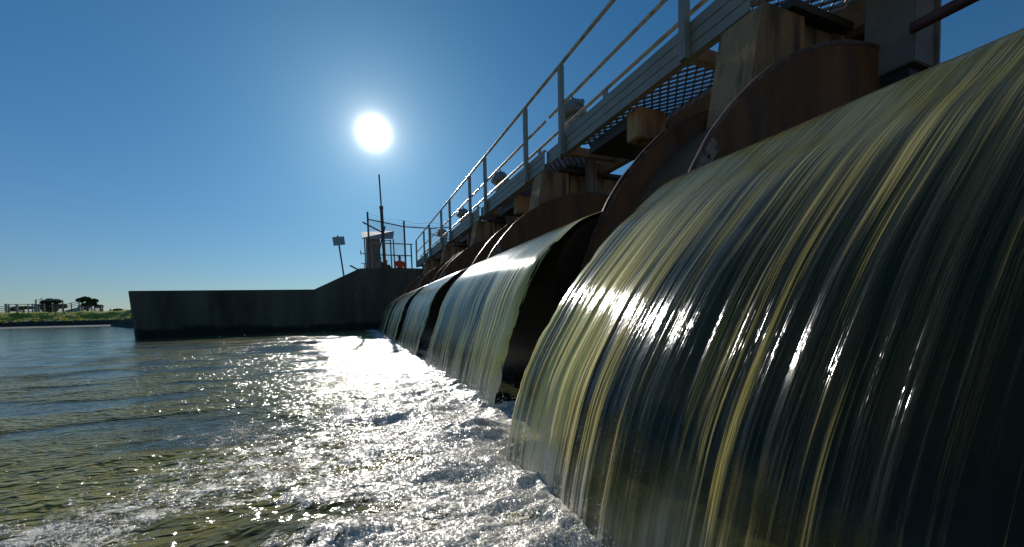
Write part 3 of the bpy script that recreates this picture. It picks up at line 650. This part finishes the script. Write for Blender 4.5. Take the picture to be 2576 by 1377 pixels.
# ------------------------------------------------------------------ wing wall
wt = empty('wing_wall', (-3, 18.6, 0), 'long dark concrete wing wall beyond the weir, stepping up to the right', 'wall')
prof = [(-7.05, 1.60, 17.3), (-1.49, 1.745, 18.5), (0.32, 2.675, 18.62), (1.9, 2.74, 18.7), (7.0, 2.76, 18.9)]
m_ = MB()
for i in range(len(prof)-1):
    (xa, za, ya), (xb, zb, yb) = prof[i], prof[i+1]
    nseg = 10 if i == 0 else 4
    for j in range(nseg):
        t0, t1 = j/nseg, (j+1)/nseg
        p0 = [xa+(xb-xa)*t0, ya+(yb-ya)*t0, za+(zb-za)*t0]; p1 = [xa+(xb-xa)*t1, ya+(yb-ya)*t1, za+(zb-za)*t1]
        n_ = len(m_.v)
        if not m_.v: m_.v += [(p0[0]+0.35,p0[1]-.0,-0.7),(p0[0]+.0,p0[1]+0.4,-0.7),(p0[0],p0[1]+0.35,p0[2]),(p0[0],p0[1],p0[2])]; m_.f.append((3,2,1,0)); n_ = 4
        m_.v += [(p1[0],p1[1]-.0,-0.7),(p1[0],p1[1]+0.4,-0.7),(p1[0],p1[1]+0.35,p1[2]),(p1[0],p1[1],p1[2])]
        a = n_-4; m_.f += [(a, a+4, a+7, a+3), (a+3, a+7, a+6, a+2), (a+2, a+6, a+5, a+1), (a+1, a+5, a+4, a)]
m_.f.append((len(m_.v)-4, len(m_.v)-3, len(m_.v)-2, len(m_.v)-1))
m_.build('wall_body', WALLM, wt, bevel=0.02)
# coping lip
m_ = MB(); cp = prof[:2]

# ------------------------------------------------------------------ things on the abutment
GZ = 1.88
def post_tube(a, b, r, name, m, parent): return MB().tube([a, b], r, 10).build(name, m, parent, True)
s = empty('sign_board', (-0.28, 19.2, 1.6), 'small square sign seen from behind on a leaning pole left of the shelter', 'sign')
post_tube((-0.25, 19.2, 1.6), (-0.533, 19.2, 4.15), 0.035, 'pole', POLEM, s)
MB().hexa([(-0.708,19.14,3.685),(-0.228,19.14,3.76),(-0.228,19.16,3.76),(-0.708,19.16,3.685),(-0.752,19.14,4.06),(-0.272,19.14,4.125),(-0.272,19.16,4.125),(-0.752,19.16,4.06)]).build('board', SIGNM, s)
for x_, z_ in ((-0.49, 3.95), (-0.475, 3.82)): MB().tube([(x_, 19.165, z_), (x_-0.005, 19.12, z_)], 0.02, 8).build('bolt', BOLT, s)
tag(post_tube((0.36, 19.0, 2.60), (-0.07, 19.0, 2.83), 0.035, 'broken_pipe', POLEM, None), 'short pipe lying slanted on the sloping top of the wing wall', 'pipe')
ms_ = empty('antenna_mast', (1.49, 20.0, GZ), 'tall thin mast rising above the shelter toward the sun', 'mast')
post_tube((1.50, 20.0, GZ), (1.400, 20.0, 5.70), 0.075, 'lower_tube', RUSTP, ms_)
post_tube((1.402, 20.0, 5.66), (1.398, 20.0, 5.78), 0.095, 'collar', POLEM, ms_)
post_tube((1.398, 20.0, 5.76), (1.345, 20.0, 7.26), 0.036, 'upper_tube', POLEM, ms_)
post_tube((1.10, 20.02, 3.15), (1.545, 20.02, 4.86), 0.035, 'brace', POLEM, ms_)
post_tube((1.37, 19.98, 4.56), (0.54, 19.98, 4.98), 0.035, 'brace', POLEM, ms_)
# mesh fence
fe = empty('mesh_fence', (2.4, 20.3, GZ), 'tall chain-link fence with steel posts around the shelter', 'fence')
fp = [(0.77, 20.0, 5.47), (2.42, 20.0, 5.16), (3.68, 20.0, 4.90), (4.80, 20.3, 5.10)]
for i, (x_, y_, z_) in enumerate(fp[:2]+[fp[2]]): post_tube((x_+(0.04 if i < 2 else 0), y_, GZ), (x_, y_, z_), 0.045, 'post', POLEM, fe)
tr = [(0.79, 20.0, 5.13), (2.42, 20.0, 4.885), (3.68, 20.0, 4.875), (4.80, 20.3, 5.07)]
for i in range(3): post_tube(tr[i], tr[i+1], 0.028, 'top_rail', POLEM, fe)
post_tube((3.68, 20, 4.62), (4.8, 20.3, 4.42), 0.02, 'mid_rail', POLEM, fe)
for j, (dz, sag) in enumerate(((0.30, 0.10), (0.14, 0.06))):
    pts = []
    for i in range(3):
        for q in range(8):
            t = q/8; pts.append((tr[i][0]*(1-t)+tr[i+1][0]*t, tr[i][1]*(1-t)+tr[i+1][1]*t, (tr[i][2]*(1-t)+tr[i+1][2]*t)+dz-sag*4*t*(1-t)))
    MB().tube(pts, 0.005, 4).build('barbed_wire', POLEM, fe)
def chain(m_, x0, x1, za, zb0, zb1, y, pitch=0.10, w=0.0055):
    # diagonal wires clipped to a quad: x0..x1, bottom za, top running from zb0 to zb1
    def top(x): return zb0+(zb1-zb0)*(x-x0)/(x1-x0)
    n = int((x1-x0+3.5)/pitch)
    for sgn in (1, -1):
        for i in range(n):
            xs_ = (x0-3.4 + i*pitch) if sgn > 0 else (x1+3.4 - i*pitch)
            pts = []
            for q in np.linspace(0, 3.4, 69):
                x = xs_+sgn*q; zz = za+q
                if x0 <= x <= x1 and zz <= top(x): pts.append((x, zz))
            if len(pts) < 2: continue
            (xa, z1), (xb, z2) = pts[0], pts[-1]
            m_.add([(xa-w,y,z1),(xa+w,y,z1),(xb+w,y,z2),(xb-w,y,z2),(xa,y+2*w,z1),(xb,y+2*w,z2)], [(0,1,2,3),(0,4,5,3),(1,4,5,2)])
for a_ in ((0.80, 2.42, GZ, 5.13, 4.885, 20.0), (2.46, 3.0, GZ, 2.9, 2.9, 20.0), (3.7, 4.75, GZ+1.6, 4.87, 5.05, 20.1)):
    m_ = MB(); chain(m_, *a_); m_.build('wire_mesh', POLEM, fe)
# shelter
sh = empty('shelter', (1.3, 20.4, GZ), 'small open shelter with flat tilted roof and pale side panel on the abutment', 'shelter')
def Yz(x, z, Yn, Yo=20.0): return ((x)*Yn/Yo, Yn, 0.58+(z-0.58)*Yn/Yo)
v = [(0.50,20.25,4.25),(1.92,20.25,4.315),(2.10,21.6,4.93),(0.49,21.6,4.79)]
MB().hexa([*v, *[(a, b, c+0.05) for a, b, c in v]]).build('roof', mat('roof_sheet', (0.50,0.46,0.40), 0.6, var=0.2), sh)
MB().box(0.83, 1.33, 20.6, 20.64, GZ, 4.36).build('side_panel', WHITE, sh)
MB().box(0.66, 0.80, 20.3, 20.38, GZ, 4.27).build('side_panel', WHITE, sh)
for x_, y_ in ((1.80, 20.4), (1.93, 20.3), (0.60, 20.3)): post_tube((x_+0.05, y_, GZ), (x_, y_, 4.30), 0.03, 'post', POLEM, sh)
post_tube((1.30, 20.45, 4.26), (1.83, 20.45, 4.26), 0.02, 'cross_bar', POLEM, sh)
# guard rail in front
gr = empty('guard_rail', (1.9, 19.6, GZ), 'low two-bar guard rail standing on the abutment in front of the mesh fence', 'railing')
k_ = 19.6/20
def P_(x, z): return (x*k_, 19.6, 0.58+(z-0.58)*k_)
post_tube(P_(0.95,4.045), P_(2.81,4.05), 0.028, 'top_bar', GALV, gr); post_tube(P_(1.01,3.487), P_(2.73,3.492), 0.026, 'mid_bar', POLEM, gr)
post_tube(P_(2.76,1.9), P_(2.725,4.04), 0.035, 'post', POLEM, gr); post_tube(P_(0.99,1.9), P_(1.01,4.04), 0.03, 'post', POLEM, gr)
# small pipe stand left of the shelter
ps = empty('pipe_stand', (0.55, 26, 1.9), 'thin pipe crossbars poking out left of the shelter', 'pipe stand')
post_tube((0.54, 26, 4.33), (0.53, 26, 4.60), 0.025, 'upright', POLEM, ps); post_tube((0.53, 26, 4.44), (1.1, 26, 4.33), 0.025, 'crossbar', POLEM, ps)
post_tube((0.53, 26, 3.81), (1.1, 26, 3.80), 0.022, 'crossbar', POLEM, ps); post_tube((0.72, 26, 1.9), (0.72, 26, 3.8), 0.025, 'upright', POLEM, ps); post_tube((0.95, 26, 1.9), (0.95, 26, 4.36), 0.025, 'upright', POLEM, ps)

# ------------------------------------------------------------------ people behind the wall
def skin(name, verts, edges, radii, m, parent, sub=2):
    me = bpy.data.meshes.new(name); me.from_pydata(verts, edges, []); me.update()
    o = bpy.data.objects.new(name, me); COL.objects.link(o)
    md = o.modifiers.new('skin', 'SKIN'); sv = me.skin_vertices[0].data
    for i, r_ in enumerate(radii): sv[i].radius = r_ if isinstance(r_, tuple) else (r_, r_)
    sv[0].use_root = True
    md2 = o.modifiers.new('sub', 'SUBSURF'); md2.levels = sub; md2.render_levels = sub
    dg = bpy.context.evaluated_depsgraph_get(); me2 = bpy.data.meshes.new_from_object(o.evaluated_get(dg))
    o.modifiers.clear(); o.data = me2; me2.name = name; bpy.data.meshes.remove(me)
    me2.materials.clear(); me2.materials.append(m)
    for p in me2.polygons: p.use_smooth = True
    if parent: o.parent = parent
    return o
SKIN = mat('skin', (0.30, 0.17, 0.12), 0.55, var=0.1); HAIR = mat('dark_hair', (0.03, 0.022, 0.018), 0.6)
HIVIS = mat('orange_hivis', (0.85, 0.10, 0.015), 0.6, var=0.12, scale=12); HIT = HIVIS.node_tree
tb = HIT.nodes.new('ShaderNodeBsdfTranslucent'); tb.inputs[0].default_value = (1.0, 0.13, 0.02, 1); mm = HIT.nodes.new('ShaderNodeMixShader'); mm.inputs[0].default_value = 0.45
HIT.links.new(HIT.nodes['Principled BSDF'].outputs[0], mm.inputs[1]); HIT.links.new(tb.outputs[0], mm.inputs[2]); HIT.links.new(mm.outputs[0], HIT.nodes['Material Output'].inputs[0])
NAVY = mat('navy_cloth', (0.03, 0.035, 0.05), 0.8); DARKC = mat('dark_cloth', (0.045, 0.04, 0.045), 0.8); REFL = mat('reflective_tape', (0.75, 0.72, 0.5), 0.35)
def person(x, y, z, h, rz, top_m, label, hair=HAIR, lean=0.0, tape=False):
    s_ = h/1.75; root = empty('person', (x, y, z), label, 'person'); root.rotation_euler = (0, 0, rz); root.scale = (1,1,1)
    def V(*a): return [(p[0]*s_, p[1]*s_, p[2]*s_) for p in a]
    L = lean
    vs = V((0,0,.95),(0,L*.3,1.15),(0,L*.7,1.36),(0,L,1.46),(0,L+.01,1.54),(0,L+.015,1.63),(0,L+.01,1.70),
           (.10,0,.88),(.11,.01,.50),(.12,.03,.09),(.12,-.10,.04),(-.10,0,.88),(-.11,.01,.50),(-.12,.03,.09),(-.12,-.10,.04),
           (.19,L,1.40),(.25,L+.02,1.12),(.15,L-.17,.98),(.06,L-.22,.97),(-.19,L,1.40),(-.25,L+.02,1.12),(-.15,L-.17,.98),(-.06,L-.22,.97))
    es = [(0,1),(1,2),(2,3),(3,4),(4,5),(5,6),(0,7),(7,8),(8,9),(9,10),(0,11),(11,12),(12,13),(13,14),(2,15),(15,16),(16,17),(17,18),(2,19),(19,20),(20,21),(21,22)]
    rd = [(.14,.10),(.13,.095),(.125,.09),(.06,.06),(.055,.06),(.078,.095),(.055,.07),.09,.06,.045,.04,.09,.06,.045,.04,.06,.045,.034,.03,.06,.045,.034,.03]
    rd = [tuple(q*s_ for q in (r_ if isinstance(r_, tuple) else (r_, r_))) for r_ in rd]
    skin('body', vs, es, rd, SKIN, root)
    jv = [0,1,2,3,15,16,17,19,20,21]; mp = {a: i for i, a in enumerate(jv)}
    je = [(a, b) for a, b in es if a in mp and b in mp]
    skin('jacket', [vs[i] for i in jv], [(mp[a], mp[b]) for a, b in je], [tuple(q*1.22 for q in rd[i]) if i != 3 else tuple(q*1.1 for q in rd[i]) for i in jv], top_m, root)
    tv = [0,7,8,9,11,12,13]; mp = {a: i for i, a in enumerate(tv)}
    skin('trousers', [vs[i] if i else (vs[0][0], vs[0][1], vs[0][2]-.02) for i in tv], [(mp[a], mp[b]) for a, b in es if a in mp and b in mp], [tuple(q*1.2 for q in rd[i]) for i in tv], NAVY, root)
    hv = V((0,L+.04,1.60),(0,L+.035,1.68),(0,L+.01,1.735)); skin('hair', hv, [(0,1),(1,2)], [(.075*s_,.08*s_),(.085*s_,.10*s_),(.05*s_,.07*s_)], hair, root)
    # face: nose, ears
    m_ = MB()
    nose = V((0,L-.125,1.615),(-.014,L-.09,1.60),(.014,L-.09,1.60),(0,L-.092,1.655)); m_.add(nose, [(0,1,2),(0,2,3),(0,3,1)])
    fo = m_.build('nose', SKIN, None); fo.parent = root
    if tape:
        for zz in (1.06,):
            ring = [(.19*1.05*s_*math.cos(R(q)), (.135*math.sin(R(q))+L*.4)*s_, zz*s_) for q in range(0, 360, 20)]
            b_ = MB(); n = len(ring); b_.add(ring+[(a, b, c+.035*s_) for a, b, c in ring], [(i,(i+1)%n,(i+1)%n+n,i+n) for i in range(n)])
            o = b_.build('reflective_band', REFL, None); o.parent = root
    return root
person(2.28, 21.0, 1.89, 1.75, R(10), HIVIS, 'person in bright orange high-visibility top behind the concrete wall', tape=True)
person(1.60, 21.0, 1.80, 1.62, R(-25), DARKC, 'person in dark clothes behind the wall, just right of the thick mast', lean=.02)
person(1.36, 21.5, 1.90, 1.78, R(60), NAVY, 'person in navy clothes half hidden beside the pale shelter panel')

# ------------------------------------------------------------------ far bank: stock yards, trees
YARD = mat('yard_steel', (0.20, 0.21, 0.215), 0.5, metal=0.2, var=0.3, scale=2); YARDW = mat('yard_white', (0.36, 0.37, 0.37), 0.5, var=0.2)
def yard_panel(x0, x1, y, z0, h, n=5, tall=()):
    root = empty('stock_yard_panel', ((x0+x1)/2, y, z0))
    for x in (x0, x1): MB().box(x-.06, x+.06, y-.06, y+.06, z0-.2, z0+h+.08).build('post', YARD, root)
    for i in range(n): MB().box(x0+.06, x1-.06, y-.03, y+.03, z0+.2+i*(h-.2)/(n-1)-.045, z0+.2+i*(h-.2)/(n-1)+.045).build('rail', YARD, root)
    return root
yp = [(-62,-58.5,90,2.0,1.5),(-58.2,-55,90,2.0,1.5),(-54.7,-51.85,90,1.95,1.35),(-51.75,-49.0+.3,90,1.95,1.7),(-50.6,-48.6,92,1.95,1.75),(-47.9,-47.4,88,2.1,1.5),(-46.6,-45.3,90,2.15,1.4),(-42.9,-41.6,90,2.2,1.0),(-41.5,-40.4,90.5,2.2,0.95)]
YL = ['stock yard rail panel at the far left edge of the photo', 'second stock yard rail panel from the left edge', 'low stock yard rail panel left of the thick white post', 'stock yard rail panel between the two thick posts', 'tall stock yard panel just left of the loading gate arch', 'narrow stack of pale rails just right of the gate arch', 'stack of pale rails between the dark trees and the loading ramp', 'short rail panel right of the loading ramp', 'last short rail panel at the right end of the stock yard']
for (a, b_, y, z0, h), l in zip(yp, YL): tag(yard_panel(a, b_, y, z0, h), l, 'fence panel', 'stock yard panels on the far bank')
ga = empty('gate_arch', (-48, 90, 2.0), 'thin pale arch frame over the stock yard gate with a lamp on top', 'arch')
MB().box(-48.6,-48.45,89.9,90.05,1.8,4.42).build('upright', YARDW, ga); MB().box(-45.3,-45.18,89.9,90.05,1.8,4.30).build('upright', YARD, ga)
MB().box(-48.45,-45.3,89.94,90.02,4.30,4.40).build('top_bar', YARDW, ga); MB().tube([(-47.9,89.98,4.40),(-47.9,89.98,4.56),(-47.7,89.98,4.6)], .07, 6).build('lamp', DARKS, ga)
MB().box(-48.45,-48.1,89.9,90.0,1.9,3.4).build('gate_leaf', YARD, ga)
rp = empty('loading_ramp', (-44, 90, 2.2), 'pale sloping stock loading ramp with rails beside the trees', 'ramp')
MB().hexa([(-45.0,89.8,2.25),(-43.1,89.8,2.25),(-43.1,91,2.25),(-45.0,91,2.25),(-45.0,89.8,2.55),(-43.1,89.8,3.15),(-43.1,91,3.15),(-45.0,91,2.55)]).build('side_sheet', YARDW, rp)
for dz in (0.95, 0.65, 0.35): MB().tube([(-45.1,89.8,2.55+dz),(-43.1,89.8,3.15+dz)], .045, 6).build('rail', YARD, rp)
for x in (-45.1,-44.1,-43.1): MB().box(x-.05,x+.05,89.75,89.85,2.0,2.6+(x+45.1)*.3+.98).build('post', POLEM, rp)
for x, z0, h, l in ((-51.8,1.9,1.85,'thick white post at the left part of the stock yard'),(-50.55,1.9,1.8,'second thick white post in the stock yard'),(-40.2,2.0,1.35,'dark leaning end post right of the stock yard'),(-38.9,2.1,0.6,'short lone post on the grass right of the stock yard')):
    o = MB().hexa([(x-.12,89.4,z0),(x+.12,89.4,z0),(x+.12,89.64,z0),(x-.12,89.64,z0),(x-.15 if x > -45 else x-.12,89.4,z0+h),(x+.05 if x > -45 else x+.12,89.4,z0+h),(x+.05 if x > -45 else x+.12,89.64,z0+h),(x-.15 if x > -45 else x-.12,89.64,z0+h)]).build('yard_post', YARDW if x < -45 else RUSTP)
    origin(o, (x, 89.5, z0)); tag(o, l, 'post', 'single posts on the far bank')
TREEL = mat('tree_leaf', (0.055, 0.075, 0.03), 0.7, base2=(0.025, 0.035, 0.015), scale=0.8); BARK = mat('bark', (0.10, 0.075, 0.055), 0.9)
def tree(x, y, z0, clumps, label, cat='tree', n=620):
    root = empty('tree', (x, y, z0), label, cat)
    m_ = MB(); m_.tube([(x, y, z0-.3), (x+.05, y, z0+.6), (x-.02, y, z0+1.3)], .16, 8, .10)
    for (cx, cz, rx, rz) in clumps: m_.tube([(x, y, z0+.5), ((x+cx*.6+x*.4*0+x*0)+0 if False else x+cx*.55, y, z0+cz*.6), (x+cx, y, z0+cz)], .09, 6, .03)
    m_.build('trunk', BARK, root, True)
    c = MB()
    for (cx, cz, rx, rz) in clumps:
        for _ in range(n):
            u = Vector((random.gauss(0,1), random.gauss(0,1), random.gauss(0,1))).normalized()*(random.random()**.45)
            px, py, pz = x+cx+u.x*rx, y+u.y*rx, z0+cz+u.z*rz
            a = Vector((random.gauss(0,1), random.gauss(0,1), random.gauss(0,1))).normalized()*random.uniform(.09,.18); b_ = a.orthogonal().normalized()*a.length*.7; p = Vector((px,py,pz))
            c.add([p-a, p-b_, p+a, p+b_], [(0,1,2,3)])
    c.build('crown', TREEL, root)
tree(-51.6, 110, 2.4, [(-.9,2.7,.7,.5),(-.1,3.0,.75,.45),(.5,2.5,.6,.45),(1.3,2.6,.6,.4),(.9,1.9,.7,.4),(0,1.7,1.0,.5),(1.9,1.4,.7,.35),(-.6,1.2,.8,.5)], 'rounded dark tree beside the loading ramp, right one of the two')
tree(-57.0, 110, 2.3, [(-1.0,2.3,.7,.5),(-.2,2.7,.8,.5),(.8,2.6,.7,.45),(-1.6,1.5,.7,.5),(.3,1.6,1.2,.7),(1.7,1.6,.6,.5),(-.4,.9,1.2,.6)], 'broad dark tree behind the gate arch, left one of the two')
tree(-62.3, 112, 2.3, [(0,1.4,1.6,.35),(-1.4,1.1,1.2,.35)], 'low dark bush behind the stock yard at the left')
c = MB(); x, y, z0 = -37.3, 88, 2.35
for _ in range(300):
    u = Vector((random.gauss(0,1), random.gauss(0,1), abs(random.gauss(0,1)))).normalized()*(random.random()**.4); p = Vector((x+u.x*.8, y+u.y*.6, z0+u.z*.4)); a = Vector((random.gauss(0,1), random.gauss(0,1), random.gauss(0,1))).normalized()*.09; b_ = a.orthogonal()*.7
    c.add([p-a, p-b_, p+a, p+b_], [(0,1,2,3)])
tag(origin(c.build('shrub', TREEL), (x, y, z0)), 'small low shrub on the grass bank close to the wing wall end', 'shrub')

# ------------------------------------------------------------------ spray
DROP = bpy.data.materials.new('water_drop'); DROP.use_nodes = True; b = DROP.node_tree.nodes['Principled BSDF']
b.inputs['Base Color'].default_value = (0.75, 0.75, 0.72, 1); b.inputs['Roughness'].default_value = 0.12; b.inputs['IOR'].default_value = 1.33
ico = [(0,0,1)]+[(math.cos(R(72*i))*.89, math.sin(R(72*i))*.89, .45) for i in range(5)]+[(math.cos(R(72*i+36))*.89, math.sin(R(72*i+36))*.89, -.45) for i in range(5)]+[(0,0,-1)]
icf = [(0,1+i,1+(i+1)%5) for i in range(5)]+[(1+i,6+i,1+(i+1)%5) for i in range(5)]+[(1+(i+1)%5,6+i,6+(i+1)%5) for i in range(5)]+[(11,6+(i+1)%5,6+i) for i in range(5)]
m_ = MB()
def drops(n, y0, y1, x0, sx, zs, rmin, rmax):
    for _ in range(n):
        y = random.uniform(y0, y1); x = x0 + random.gauss(0, sx); z_ = 0.02+abs(random.gauss(0, zs)); r_ = random.uniform(rmin, rmax)
        m_.add([(x+a*r_, y+b_*r_, z_+c_*r_) for a, b_, c_ in ico], icf)
drops(1500, 0.7, 1.6, 0.47, 0.045, 0.03, 0.0008, 0.0026)
drops(500, 0.7, 1.9, 0.45, 0.09, 0.07, 0.0006, 0.0016)
drops(900, 1.45, 2.3, 0.62, 0.12, 0.07, 0.0008, 0.003)
drops(2200, 2.3, 4.8, 0.74, 0.05, 0.045, 0.001, 0.0035)
drops(200, 4.7, 5.6, 0.9, 0.12, 0.12, 0.0015, 0.004)
drops(1500, 5.5, 14.5, 0.73, 0.06, 0.05, 0.002, 0.006)
drops(160, 2, 18, -0.2, 0.8, 0.35, 0.0015, 0.005)
tag(m_.build('spray', DROP, None, True), kind='stuff')
